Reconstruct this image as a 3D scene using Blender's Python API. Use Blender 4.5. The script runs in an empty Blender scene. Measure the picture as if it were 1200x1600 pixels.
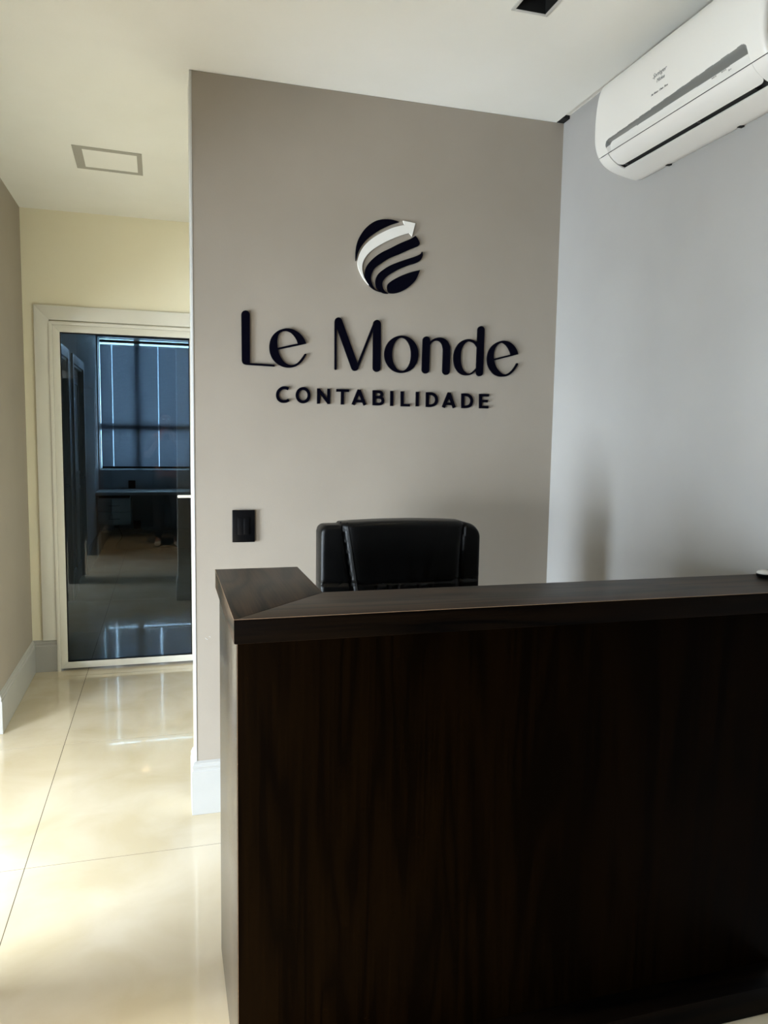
import bpy, bmesh, math, random
from mathutils import Vector, Matrix
from mathutils.geometry import tessellate_polygon
random.seed(7)
S = bpy.context.scene
COL = S.collection

# ---------------------------------------------------------------- camera
FPX, YAW, PITCH, ROLL = 1185.95, 0.2818, -0.0999, 0.0162
fw = Vector((math.sin(YAW)*math.cos(PITCH), math.cos(YAW)*math.cos(PITCH), math.sin(PITCH)))
rt = Vector((math.cos(YAW), -math.sin(YAW), 0))
up = rt.cross(fw)
r2 = math.cos(ROLL)*rt + math.sin(ROLL)*up
u2 = -math.sin(ROLL)*rt + math.cos(ROLL)*up
cam = bpy.data.cameras.new('camera')
cam.sensor_fit = 'VERTICAL'; cam.sensor_height = 24.0; cam.lens = FPX/1600*24.0
cam.clip_start = 0.02
co = bpy.data.objects.new('camera', cam); COL.objects.link(co)
m = Matrix((r2, u2, -fw)).transposed().to_4x4(); m.translation = Vector((0, 0, 1.5))
co.matrix_world = m
S.camera = co

# ---------------------------------------------------------------- world, light, exposure
S.view_settings.view_transform = 'Standard'; S.view_settings.look = 'None'
S.view_settings.exposure = 0.55; S.view_settings.gamma = 1.0
S.view_settings.use_curve_mapping = False
w = bpy.data.worlds.new('sky'); S.world = w; w.use_nodes = True
bg = w.node_tree.nodes['Background']
bg.inputs['Color'].default_value = (0.62, 0.84, 1.0, 1); bg.inputs['Strength'].default_value = 4.5

def area(name, loc, aim, sx, sy, watts, col, spread=math.pi):
    l = bpy.data.lights.new(name, 'AREA'); l.shape = 'RECTANGLE'; l.size = sx; l.size_y = sy
    l.energy = watts; l.color = col; l.spread = spread
    o = bpy.data.objects.new(name, l); COL.objects.link(o); o.location = loc
    o.rotation_euler = (Vector(aim)-Vector(loc)).to_track_quat('-Z', 'Y').to_euler()
    return o
# daylight through the glazed entrance in the far left wall
area('entrance_daylight', (-2.48, 1.85, 0.72), (0, 2.6, -.15), 0.85, 1.25, 92, (0.78, 0.89, 1.0), 2.0)
# fill light added to brighten the right wall, set at a made-up window
area('foyer_fill_light', (-2.48, -0.35, 0.75), (0, 1.3, -.3), 1.6, 1.1, 76, (0.84, 0.92, 1.0), 2.1)
# daylight outside the office window, falling on its blind
area('office_window_daylight', (0.18, 10.42, 1.85), (0.18, 8, 1.5), 1.85, 1.6, 150, (0.80, 0.91, 1.0))

# ---------------------------------------------------------------- materials
def mat(name, col, rough=0.5, metal=0.0, spec=0.5, coat=0.0, emit=None, es=0):
    M = bpy.data.materials.new(name); M.use_nodes = True
    b = M.node_tree.nodes['Principled BSDF']
    b.inputs['Base Color'].default_value = (*col, 1); b.inputs['Roughness'].default_value = rough
    b.inputs['Metallic'].default_value = metal; b.inputs['Specular IOR Level'].default_value = spec
    b.inputs['Coat Weight'].default_value = coat
    if emit: b.inputs['Emission Color'].default_value = (*emit, 1); b.inputs['Emission Strength'].default_value = es
    return M
def N(M, t, **kw):
    n = M.node_tree.nodes.new(t)
    for k, v in kw.items(): setattr(n, k, v)
    return n
def L(M, a, b): M.node_tree.links.new(a, b)
def noise_mat(name, c1, c2, scale=(1,1,1), nscale=5, detail=4, rough=0.5, bump=0.0, bscale=None, spec=0.5, dist=0.0, coat=0.0, ramp=(0.3, 0.7), rr=None):
    M = mat(name, c1, rough, spec=spec, coat=coat); b = M.node_tree.nodes['Principled BSDF']
    tc = N(M, 'ShaderNodeTexCoord'); mp = N(M, 'ShaderNodeMapping'); mp.inputs['Scale'].default_value = scale
    L(M, tc.outputs['Object'], mp.inputs['Vector'])
    n = N(M, 'ShaderNodeTexNoise'); n.inputs['Scale'].default_value = nscale; n.inputs['Detail'].default_value = detail
    n.inputs['Distortion'].default_value = dist
    L(M, mp.outputs['Vector'], n.inputs['Vector'])
    r = N(M, 'ShaderNodeValToRGB'); r.color_ramp.elements[0].position, r.color_ramp.elements[1].position = ramp
    r.color_ramp.elements[0].color = (*c1, 1); r.color_ramp.elements[1].color = (*c2, 1)
    L(M, n.outputs['Fac'], r.inputs['Fac']); L(M, r.outputs['Color'], b.inputs['Base Color'])
    if bump:
        n2 = N(M, 'ShaderNodeTexNoise'); n2.inputs['Scale'].default_value = bscale or nscale; n2.inputs['Detail'].default_value = 6
        L(M, (tc.outputs['Object'] if bscale else mp.outputs['Vector']), n2.inputs['Vector'])
        bp = N(M, 'ShaderNodeBump'); bp.inputs['Strength'].default_value = bump; bp.inputs['Distance'].default_value = 0.002
        L(M, n2.outputs['Fac'], bp.inputs['Height']); L(M, bp.outputs['Normal'], b.inputs['Normal'])
    return M
def lin(*c): return tuple(((x/255)/12.92 if x/255 <= .04045 else ((x/255+.055)/1.055)**2.4) for x in c)

PLASTER = dict(nscale=3, rough=0.6, bump=0.12, bscale=160, spec=0.3)
m_taupe = noise_mat('taupe_wall_paint', lin(152,142,129), lin(157,147,134), **PLASTER)
m_grey = noise_mat('light_grey_wall_paint', lin(186,185,182), lin(192,191,188), **PLASTER)
m_dark = noise_mat('unseen_wall_dark', lin(88,80,72), lin(93,85,77), **PLASTER)  # dark tone for unseen walls, added to cut light bounced onto the counter
m_cool = noise_mat('cool_grey_wall_paint', lin(160,157,153), lin(165,162,158), **PLASTER)
m_cream = noise_mat('cream_wall_paint', lin(244,236,210), lin(246,239,214), **PLASTER)
m_ceil = noise_mat('ceiling_paint', lin(240,238,231), lin(244,242,236), **PLASTER)
m_white = noise_mat('white_enamel', lin(201,200,197), lin(206,205,202), nscale=6, rough=0.28, spec=0.5)
m_base = noise_mat('baseboard_enamel', lin(174,172,167), lin(179,177,172), nscale=6, rough=0.28, spec=0.5)
m_office = noise_mat('office_wall_paint', lin(170,175,180), lin(180,184,188), **PLASTER)
m_alu = mat('cream_white_aluminium', lin(232,229,219), 0.22)
m_plastic = mat('white_plastic', lin(226,222,216), 0.3)
m_silver = mat('silver_grey_inlay', lin(135,136,134), 0.3, metal=.35)
m_plastic2 = mat('grey_plastic', lin(90,90,88), 0.4)
m_black = mat('black_plastic', (0.003, 0.003, 0.0035), 0.3, spec=0.2)
m_tan = mat('warm_bounce_end', lin(160,122,84), 0.5)  # white plastic cap with warm bounced light put into its colour
m_glue = mat('beige_edge_line', lin(128,104,82), 0.5)
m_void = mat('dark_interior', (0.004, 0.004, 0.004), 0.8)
m_grout = mat('grout', lin(70,58,42), 0.8)
m_chrome = mat('satin_metal', (0.7, 0.7, 0.7), 0.25, metal=1)
m_navy = mat('navy_acrylic', (0.0010, 0.0010, 0.0042), 0.5, spec=0.04)
m_acryl = mat('white_acrylic', lin(228,224,216), 0.4)
m_ink = mat('grey_print', lin(120,120,118), 0.5)
m_ink2 = mat('dark_print', lin(50,50,50), 0.5)
m_slat = mat('translucent_grey_blind', lin(92,102,116), 0.45)
def _slat():
    nt = m_slat.node_tree; b = nt.nodes['Principled BSDF']; o = nt.nodes['Material Output']
    t = nt.nodes.new('ShaderNodeBsdfTranslucent'); t.inputs[0].default_value = (.50, .52, .56, 1)
    mx = nt.nodes.new('ShaderNodeMixShader'); mx.inputs[0].default_value = 0.40
    nt.links.new(b.outputs[0], mx.inputs[1]); nt.links.new(t.outputs[0], mx.inputs[2]); nt.links.new(mx.outputs[0], o.inputs[0])
_slat()
m_rail = mat('grey_aluminium', lin(60,66,74), 0.4)
m_lamp_on = mat('lit_lamp_face', (1, .8, .55), 0.5, emit=(1.0, 0.78, 0.5), es=45)
m_lamp_off = mat('lamp_glass', lin(170,160,140), 0.2)
m_patch = mat('grey_filler', lin(170,166,156), 0.6)

# polished porcelain: beige clouds, near-mirror finish
m_tile = noise_mat('polished_porcelain', lin(203,187,156), lin(217,204,180), nscale=3.0, detail=12, rough=0.045, spec=0.5, dist=0.5, ramp=(0.36, 0.66))
def _tile():
    M = m_tile; b = M.node_tree.nodes['Principled BSDF']
    b.inputs['Coat Weight'].default_value = 0.35; b.inputs['Coat Roughness'].default_value = 0.02
    b.inputs['Roughness'].default_value = 0.09
    # world-space clouds so that neighbouring tiles differ
    g = N(M, 'ShaderNodeNewGeometry')
    for n in M.node_tree.nodes:
        if n.bl_idname == 'ShaderNodeMapping':
            for l in list(n.inputs['Vector'].links): M.node_tree.links.remove(l)
            L(M, g.outputs['Position'], n.inputs['Vector'])
_tile()

def wood(name, axis, dark, light, rough=0.38, spec=0.14):
    M = mat(name, dark, rough, spec=spec); b = M.node_tree.nodes['Principled BSDF']
    tc = N(M, 'ShaderNodeNewGeometry'); mp = N(M, 'ShaderNodeMapping')
    sc = [9, 9, 9]; sc['xyz'.index(axis)] = 0.9; mp.inputs['Scale'].default_value = sc
    L(M, tc.outputs['Position'], mp.inputs['Vector'])
    n1 = N(M, 'ShaderNodeTexNoise'); n1.inputs['Scale'].default_value = 1.0; n1.inputs['Detail'].default_value = 2; n1.inputs['Distortion'].default_value = 0.7
    L(M, mp.outputs['Vector'], n1.inputs['Vector'])
    # cathedral rings from the slow noise
    mu = N(M, 'ShaderNodeMath', operation='MULTIPLY'); mu.inputs[1].default_value = 9.0; L(M, n1.outputs['Fac'], mu.inputs[0])
    fr = N(M, 'ShaderNodeMath', operation='PINGPONG'); fr.inputs[1].default_value = 1.0; L(M, mu.outputs[0], fr.inputs[0])
    pw = N(M, 'ShaderNodeMath', operation='POWER'); pw.inputs[1].default_value = 0.4; L(M, fr.outputs[0], pw.inputs[0]); fr = pw
    mp2 = N(M, 'ShaderNodeMapping'); s2 = [170, 170, 170]; s2['xyz'.index(axis)] = 3.5; mp2.inputs['Scale'].default_value = s2
    L(M, tc.outputs['Position'], mp2.inputs['Vector'])
    n2 = N(M, 'ShaderNodeTexNoise'); n2.inputs['Scale'].default_value = 1.0; n2.inputs['Detail'].default_value = 5
    L(M, mp2.outputs['Vector'], n2.inputs['Vector'])
    mx = N(M, 'ShaderNodeMix'); mx.data_type = 'FLOAT'; mx.inputs[0].default_value = 0.55
    L(M, fr.outputs[0], mx.inputs[2]); L(M, n2.outputs['Fac'], mx.inputs[3])
    r = N(M, 'ShaderNodeValToRGB'); r.color_ramp.elements[0].position = 0.46; r.color_ramp.elements[1].position = 0.78
    r.color_ramp.elements[0].color = (*dark, 1); r.color_ramp.elements[1].color = (*light, 1)
    L(M, mx.outputs[0], r.inputs['Fac']); L(M, r.outputs['Color'], b.inputs['Base Color'])
    bp = N(M, 'ShaderNodeBump'); bp.inputs['Strength'].default_value = 0.15; bp.inputs['Distance'].default_value = 0.0006
    L(M, n2.outputs['Fac'], bp.inputs['Height']); L(M, bp.outputs['Normal'], b.inputs['Normal'])
    return M
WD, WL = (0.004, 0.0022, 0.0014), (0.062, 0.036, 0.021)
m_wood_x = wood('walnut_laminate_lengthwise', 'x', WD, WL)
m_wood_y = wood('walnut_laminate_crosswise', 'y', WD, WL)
m_wood_z = wood('walnut_laminate_upright', 'z', (0.0018, 0.0008, 0.0002), (0.0044, 0.0019, 0.0004), rough=0.5, spec=0.01)  # front copy of the walnut, darkened to carry its backlit shade
m_wood_side = wood('walnut_laminate_side', 'z', (0.03, 0.022, 0.016), (0.06, 0.045, 0.033), rough=0.27, spec=0.6)  # side copy of the walnut, lightened to carry its grazing sheen
m_edge = wood('walnut_dark_copy', 'x', (0.0008, 0.0005, 0.0004), (0.0052, 0.0027, 0.0012), rough=0.5, spec=0.03)  # darker walnut copy for the ledge front and the plinth
m_leather = noise_mat('black_leather', (0.0022, 0.0022, 0.0022), (0.0038, 0.0038, 0.0038), nscale=30, rough=0.36, bump=0.25, bscale=260, spec=0.22)

def glass(name, tint, r0=1.45):
    M = bpy.data.materials.new(name); M.use_nodes = True; nt = M.node_tree; nt.nodes.clear()
    o = nt.nodes.new('ShaderNodeOutputMaterial'); t = nt.nodes.new('ShaderNodeBsdfTransparent'); t.inputs[0].default_value = (*tint, 1)
    g = nt.nodes.new('ShaderNodeBsdfGlossy'); g.inputs['Roughness'].default_value = 0.0; g.inputs[0].default_value = (1, 1, 1, 1)
    f = nt.nodes.new('ShaderNodeFresnel'); f.inputs[0].default_value = r0
    mx = nt.nodes.new('ShaderNodeMixShader')
    nt.links.new(f.outputs[0], mx.inputs[0]); nt.links.new(t.outputs[0], mx.inputs[1]); nt.links.new(g.outputs[0], mx.inputs[2]); nt.links.new(mx.outputs[0], o.inputs[0])
    return M
m_tint = glass('smoked_glass', (0.47, 0.56, 0.61), 1.55)
m_clear = glass('clear_glass', (0.95, 0.98, 1.0), 1.45)

# ---------------------------------------------------------------- mesh helpers
def link(name, me, m=None, parent=None, smooth=False):
    o = bpy.data.objects.new(name, me); COL.objects.link(o)
    if m: me.materials.append(m)
    if smooth:
        for p in me.polygons: p.use_smooth = True
    if parent: o.parent = parent
    return o
def tag(o, label=None, cat=None, group=None, kind=None):
    if label: o['label'] = label
    if cat: o['category'] = cat
    if group: o['group'] = group
    if kind: o['kind'] = kind
    return o
def empty(name, loc, label=None, cat=None, group=None, kind=None, rz=0):
    o = bpy.data.objects.new(name, None); COL.objects.link(o); o.location = loc; o.rotation_euler = (0, 0, rz)
    o.empty_display_size = 0.1
    return tag(o, label, cat, group, kind)
class MB:
    """collects shapes (world coordinates) into one mesh"""
    def __init__(s): s.v = []; s.f = []
    def add(s, v, f):
        k = len(s.v); s.v += [tuple(p) for p in v]; s.f += [tuple(i+k for i in q) for q in f]; return s
    def box(s, x0, x1, y0, y1, z0, z1):
        v = [(x, y, z) for x in (x0, x1) for y in (y0, y1) for z in (z0, z1)]
        return s.add(v, [(0,1,3,2), (4,6,7,5), (0,4,5,1), (2,3,7,6), (0,2,6,4), (1,5,7,3)])
    def tube(s, pts, r, n=10, caps=True):
        pts = [Vector(p) for p in pts]; rr = r if isinstance(r, (list, tuple)) else [r]*len(pts)
        v = []; f = []; ref = None
        for i, p in enumerate(pts):
            d = (pts[min(i+1, len(pts)-1)]-pts[max(i-1, 0)]).normalized()
            if ref is None: ref = d.orthogonal().normalized()
            a = (ref - d*ref.dot(d)).normalized(); ref = a; b = d.cross(a)
            for k in range(n):
                t = 2*math.pi*k/n; v.append(p + a*math.cos(t)*rr[i] + b*math.sin(t)*rr[i])
        for i in range(len(pts)-1):
            for k in range(n):
                f.append((i*n+k, i*n+(k+1) % n, (i+1)*n+(k+1) % n, (i+1)*n+k))
        if caps: f.append(tuple(range(n))[::-1]); f.append(tuple((len(pts)-1)*n+k for k in range(n)))
        return s.add(v, f)
    def lathe(s, prof, c=(0, 0, 0), n=32):
        v = []; f = []; m_ = len(prof)
        for k in range(n):
            t = 2*math.pi*k/n
            for r, z in prof: v.append((c[0]+r*math.cos(t), c[1]+r*math.sin(t), c[2]+z))
        for k in range(n):
            for i in range(m_-1): f.append((k*m_+i, ((k+1) % n)*m_+i, ((k+1) % n)*m_+i+1, k*m_+i+1))
        return s.add(v, f)
    def prism(s, poly, a, b, fn):
        """poly of 2-D points swept between a and b; fn(u, v, t) gives the 3-D point"""
        n = len(poly); v = [fn(u, w_, a) for u, w_ in poly]+[fn(u, w_, b) for u, w_ in poly]
        f = [(i, (i+1) % n, n+(i+1) % n, n+i) for i in range(n)]+[tuple(range(n))[::-1], tuple(range(n, 2*n))]
        return s.add(v, f)
    def build(s, name, m=None, parent=None, smooth=False, bevel=0, seg=2, ang=0.6):
        me = bpy.data.meshes.new(name)
        if parent: off = parent_off(parent); loc = Vector((0, 0, 0))
        else:
            xs, ys, zs = zip(*s.v); off = Vector(((min(xs)+max(xs))/2, (min(ys)+max(ys))/2, min(zs))); loc = off
        me.from_pydata([tuple(Vector(p)-off) for p in s.v], [], s.f)
        bm = bmesh.new(); bm.from_mesh(me); bmesh.ops.remove_doubles(bm, verts=bm.verts, dist=1e-6) if smooth else None
        bmesh.ops.recalc_face_normals(bm, faces=bm.faces)
        if bevel:
            es = [e for e in bm.edges if len(e.link_faces) == 2 and e.calc_face_angle(0) > ang]
            bmesh.ops.bevel(bm, geom=es, offset=bevel, segments=seg, affect='EDGES', profile=0.5, clamp_overlap=True)
        bm.to_mesh(me); bm.free()
        if bevel or smooth:
            me.polygons.foreach_set('use_smooth', [True]*len(me.polygons))
            try: me.set_sharp_from_angle(angle=0.7)
            except Exception: pass
        o = link(name, me, m, parent); o.location = loc
        return o
def parent_off(o):
    """world offset of a parent chain (translations only)"""
    p = Vector((0, 0, 0))
    while o: p += o.location; o = o.parent
    return p
def box(name, x0, x1, y0, y1, z0, z1, m, parent=None, bevel=0, seg=2):
    return MB().box(x0, x1, y0, y1, z0, z1).build(name, m, parent, bevel=bevel, seg=seg)
def slab_holes(mb, u0, u1, v0, v1, holes, fn):
    """a plate made of boxes around rectangular holes; fn(ua, ub, va, vb) adds one box"""
    us = sorted({u0, u1, *[h for a in holes for h in a[:2]]}); vs = sorted({v0, v1, *[h for a in holes for h in a[2:]]})
    for i in range(len(us)-1):
        run = None
        for j in range(len(vs)-1):
            cu, cv = (us[i]+us[i+1])/2, (vs[j]+vs[j+1])/2
            solid = not any(a < cu < b and c < cv < d for a, b, c, d in holes)
            if solid: run = (run[0], vs[j+1]) if run else (vs[j], vs[j+1])
            if run and (not solid or j == len(vs)-2): fn(us[i], us[i+1], *run); run = None
def catmull(pts, n=6, closed=False):
    out = []; k = len(pts)
    for i in range(k if closed else k-1):
        g = (lambda j: pts[j % k]) if closed else (lambda j: pts[max(0, min(k-1, j))])
        p0, p1, p2, p3 = g(i-1), g(i), g(i+1), g(i+2)
        for t in range(n):
            t /= n
            out.append(tuple(0.5*((2*b)+(-a+c)*t+(2*a-5*b+4*c-d)*t*t+(-a+3*b-3*c+d)*t**3) for a, b, c, d in zip(p0, p1, p2, p3)))
    if not closed: out.append(tuple(pts[-1]))
    return out
def resample(pts, n, closed=False):
    P = [Vector(p) for p in pts]; P = P+[P[0]] if closed else P
    d = [0]
    for a, b in zip(P, P[1:]): d.append(d[-1]+(b-a).length)
    out = []; j = 0
    for i in range(n):
        t = d[-1]*i/(n if closed else n-1)
        while j < len(d)-2 and d[j+1] < t: j += 1
        f = (t-d[j])/max(1e-9, d[j+1]-d[j]); out.append(tuple(P[j].lerp(P[j+1], min(1, f))))
    return out
LETTERS=[["L",[["P",[[283.6,1946.4],[284.5,1951.6],[287.4,1956.5],[292.2,1960.1],[299.1,1961.9],[306.0,1960.9],[311.2,1957.5],[314.1,1952.9],[315.3,1947.1],[315.7,1767.5],[408.9,1764.6],[408.9,1757.4],[313.8,1759.6],[299.4,1760.4],[292.7,1762.3],[287.4,1767.6],[285.0,1775.8]]]]],["e",[["S",[[531.2,1850.1],[524.2,1866.2],[511.6,1882.5],[496.7,1893.9],[476.8,1902.4],[457.1,1904.3],[437.5,1900.3],[420.4,1892.2],[405.8,1879.5],[394.8,1862.2],[389.5,1840.3],[389.5,1821.1],[393.7,1802.1],[402.3,1785.6],[415.7,1771.7],[432.9,1761.5],[452.7,1756.2],[472.5,1756.5],[492.3,1762.7],[509.7,1775.6],[522.1,1790.7],[531.5,1807.0]],[[498.9,1849.0],[494.3,1861.1],[485.6,1875.2],[473.2,1887.3],[460.8,1892.7],[451.0,1893.9],[437.5,1890.7],[427.7,1883.0],[421.7,1870.7],[419.5,1853.8],[420.5,1832.2],[424.2,1813.1],[432.9,1794.2],[445.2,1777.8],[460.0,1768.7],[474.9,1766.4],[489.8,1771.1],[502.2,1780.2],[514.6,1795.3],[524.5,1809.8]]],["P",[[419.5,1828.8],[496.9,1848.9],[509.3,1850.9],[531.7,1850.1],[509.3,1844.1],[419.6,1821.6]]],["C",[[526.5,1806.8],[528.2,1808.1]],7.5,1]]],["M",[["C",[[646.4,1939.6],[648.2,1758.5]],8.0,1],["C",[[658.1,1941.9],[726.1,1768.8]],30.0,1],["C",[[735.5,1767.5],[803.7,1941.2]],9.1,0],["C",[[814.2,1940.4],[815.4,1769.3]],31.9,1]]],["o",[["R",[[989.6,1830.0],[989.0,1818.3],[986.6,1806.9],[982.5,1795.9],[976.7,1785.7],[969.5,1776.6],[961.0,1768.6],[951.5,1762.2],[941.1,1757.3],[930.2,1754.2],[918.9,1752.8],[907.7,1753.3],[896.7,1755.6],[886.3,1759.6],[876.6,1765.3],[868.0,1772.5],[860.6,1781.0],[854.6,1790.6],[850.2,1801.1],[847.4,1812.2],[846.3,1823.6],[847.0,1835.1],[849.4,1846.4],[853.5,1857.2],[859.1,1867.3],[866.2,1876.4],[874.5,1884.2],[883.9,1890.7],[894.1,1895.6],[904.9,1898.9],[916.1,1900.4],[927.3,1900.0],[938.3,1897.9],[948.8,1894.0],[958.6,1888.4],[967.3,1881.3],[974.9,1872.9],[981.0,1863.3],[985.6,1852.8],[988.5,1841.6]],[[958.5,1828.5],[958.2,1818.2],[956.9,1808.0],[954.7,1798.4],[951.6,1789.4],[947.6,1781.4],[943.0,1774.5],[937.7,1768.9],[931.9,1764.7],[925.9,1762.0],[919.6,1761.0],[913.3,1761.5],[907.2,1763.7],[901.3,1767.4],[895.8,1772.6],[891.0,1779.1],[886.8,1786.8],[883.3,1795.4],[880.8,1804.8],[879.1,1814.7],[878.5,1824.9],[878.8,1835.2],[880.1,1845.2],[882.3,1854.7],[885.4,1863.6],[889.3,1871.6],[893.9,1878.5],[899.1,1884.1],[904.8,1888.3],[910.8,1891.0],[917.1,1892.1],[923.3,1891.6],[929.5,1889.5],[935.3,1885.9],[940.8,1880.8],[945.7,1874.4],[950.0,1866.7],[953.5,1858.1],[956.1,1848.7],[957.8,1838.7]]]]],["n",[["C",[[1022.4,1887.0],[1021.0,1770.0]],31.4,1],["S",[[1031.0,1872.5],[1035.0,1878.5],[1044.3,1888.4],[1057.8,1896.7],[1077.0,1901.0],[1096.4,1898.6],[1113.3,1887.9],[1123.5,1870.5],[1126.2,1855.2],[1125.7,1768.9]],[[1031.3,1858.5],[1036.6,1866.4],[1044.6,1878.2],[1055.4,1885.1],[1067.7,1887.7],[1078.8,1885.0],[1088.7,1875.2],[1094.1,1858.9],[1094.9,1848.7],[1093.9,1767.7]]],["C",[[1109.9,1772.2],[1109.8,1768.3]],31.7,1]]],["d",[["C",[[1259.4,1941.0],[1257.7,1768.0]],30.9,1],["S",[[1254.3,1876.7],[1245.5,1885.4],[1233.9,1893.9],[1219.5,1899.6],[1202.6,1900.6],[1183.0,1896.0],[1166.4,1885.4],[1152.9,1868.0],[1143.7,1845.8],[1141.0,1822.5],[1144.1,1799.4],[1152.5,1779.0],[1167.0,1762.8],[1184.2,1754.8],[1204.0,1753.8],[1220.9,1758.3],[1234.8,1769.3],[1248.7,1781.5]],[[1252.0,1858.5],[1244.6,1868.0],[1234.3,1881.5],[1222.7,1888.9],[1207.1,1891.3],[1194.5,1886.8],[1183.6,1874.7],[1175.6,1857.5],[1172.7,1831.6],[1174.3,1805.8],[1180.5,1785.3],[1190.8,1770.2],[1203.8,1762.3],[1215.1,1762.8],[1229.0,1771.6],[1245.6,1789.2]]]]],["e",[["S",[[1430.6,1849.5],[1422.3,1868.9],[1407.0,1886.6],[1389.1,1897.6],[1365.6,1902.5],[1345.4,1899.4],[1325.5,1890.6],[1308.7,1876.7],[1296.4,1857.9],[1290.0,1834.1],[1290.6,1813.3],[1297.1,1792.6],[1309.2,1774.7],[1324.0,1762.2],[1344.6,1755.0],[1365.0,1754.5],[1385.2,1759.2],[1405.2,1773.2],[1419.3,1789.6],[1430.4,1807.2]],[[1396.1,1847.5],[1390.3,1862.2],[1378.0,1880.0],[1363.1,1891.1],[1351.5,1892.4],[1337.2,1885.9],[1326.1,1872.3],[1320.4,1853.8],[1319.3,1835.4],[1322.2,1817.2],[1330.1,1796.6],[1343.8,1778.7],[1358.7,1767.4],[1373.3,1764.8],[1387.8,1769.8],[1402.0,1781.0],[1413.3,1794.6],[1423.0,1810.4]]],["P",[[1319.6,1826.8],[1395.3,1847.2],[1411.3,1849.5],[1430.6,1850.1],[1405.6,1842.9],[1319.8,1819.2]]],["C",[[1425.4,1807.3],[1426.6,1808.9]],8.3,1]]],["C",[["C",[[463.0,1674.9],[456.6,1677.6],[447.4,1678.8],[438.1,1677.0],[428.9,1670.5],[422.6,1661.6],[420.4,1650.5],[422.3,1640.3],[427.8,1631.7],[437.5,1626.9],[447.5,1626.4],[456.1,1628.1],[464.2,1632.8]],11.2,0]]],["O",[["C",[[543.7,1653.1],[543.2,1647.4],[541.5,1641.8],[538.7,1636.8],[535.0,1632.6],[530.6,1629.4],[525.7,1627.4],[520.5,1626.6],[515.3,1627.1],[510.3,1628.9],[505.9,1631.8],[502.2,1635.8],[499.4,1640.6],[497.7,1646.0],[497.1,1651.7],[497.6,1657.5],[499.3,1663.0],[502.0,1668.0],[505.7,1672.2],[510.1,1675.4],[515.0,1677.4],[520.2,1678.2],[525.4,1677.8],[530.3,1676.0],[534.8,1673.1],[538.5,1669.1],[541.3,1664.3],[543.1,1658.9],[543.7,1653.1]],11.3,0]]],["N",[["C",[[580.7,1680.2],[580.8,1621.2]],10.6,0],["C",[[581.5,1676.2],[622.1,1625.3]],11.4,0],["C",[[621.6,1680.8],[621.7,1621.2]],10.7,0]]],["T",[["C",[[652.4,1675.4],[703.1,1675.6]],10.0,0],["C",[[677.1,1675.5],[676.9,1620.8]],11.6,0]]],["A",[["C",[[720.5,1621.6],[744.5,1679.9]],11.7,0],["C",[[744.5,1679.9],[769.3,1620.6]],11.7,0],["C",[[727.8,1636.1],[763.1,1635.6]],10.2,0]]],["B",[["C",[[806.4,1680.3],[806.9,1621.2]],11.9,0],["C",[[806.0,1675.4],[825.9,1675.3],[834.7,1673.3],[839.2,1665.1],[835.0,1657.0],[826.3,1653.7],[806.4,1653.1]],10.7,0],["C",[[806.4,1653.1],[828.3,1653.3],[839.1,1650.2],[843.6,1640.5],[839.4,1630.8],[828.7,1626.4],[806.8,1626.2]],10.8,0]]],["I",[["C",[[880.3,1679.7],[880.5,1620.5]],12.0,0]]],["L",[["C",[[923.5,1679.9],[924.6,1620.5]],12.1,0],["C",[[919.2,1625.0],[957.1,1625.2]],10.5,0]]],["I",[["C",[[988.7,1680.0],[988.7,1621.4]],12.3,0]]],["D",[["C",[[1031.9,1679.4],[1032.4,1620.6]],12.4,0],["C",[[1032.0,1674.4],[1047.3,1674.5],[1059.8,1671.0],[1068.3,1663.1],[1072.0,1650.8],[1068.9,1638.3],[1060.8,1630.3],[1047.2,1626.0],[1032.7,1625.7]],11.2,0]]],["A",[["C",[[1102.0,1620.5],[1126.0,1679.6]],12.6,0],["C",[[1126.0,1679.6],[1150.4,1620.5]],12.6,0],["C",[[1110.8,1635.5],[1143.2,1635.2]],10.5,0]]],["D",[["C",[[1186.4,1679.5],[1187.7,1619.9]],12.7,0],["C",[[1186.6,1674.4],[1202.3,1674.5],[1214.8,1671.0],[1223.6,1662.6],[1227.0,1650.1],[1223.9,1637.4],[1216.0,1629.3],[1202.0,1625.4],[1187.6,1625.0]],11.4,0]]],["E",[["C",[[1265.5,1680.0],[1267.0,1620.7]],12.1,0],["C",[[1262.7,1674.8],[1302.4,1675.2]],10.4,0],["C",[[1263.4,1651.1],[1298.0,1651.3]],10.3,0],["C",[[1263.3,1626.2],[1301.8,1626.4]],10.7,0]]]]
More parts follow.
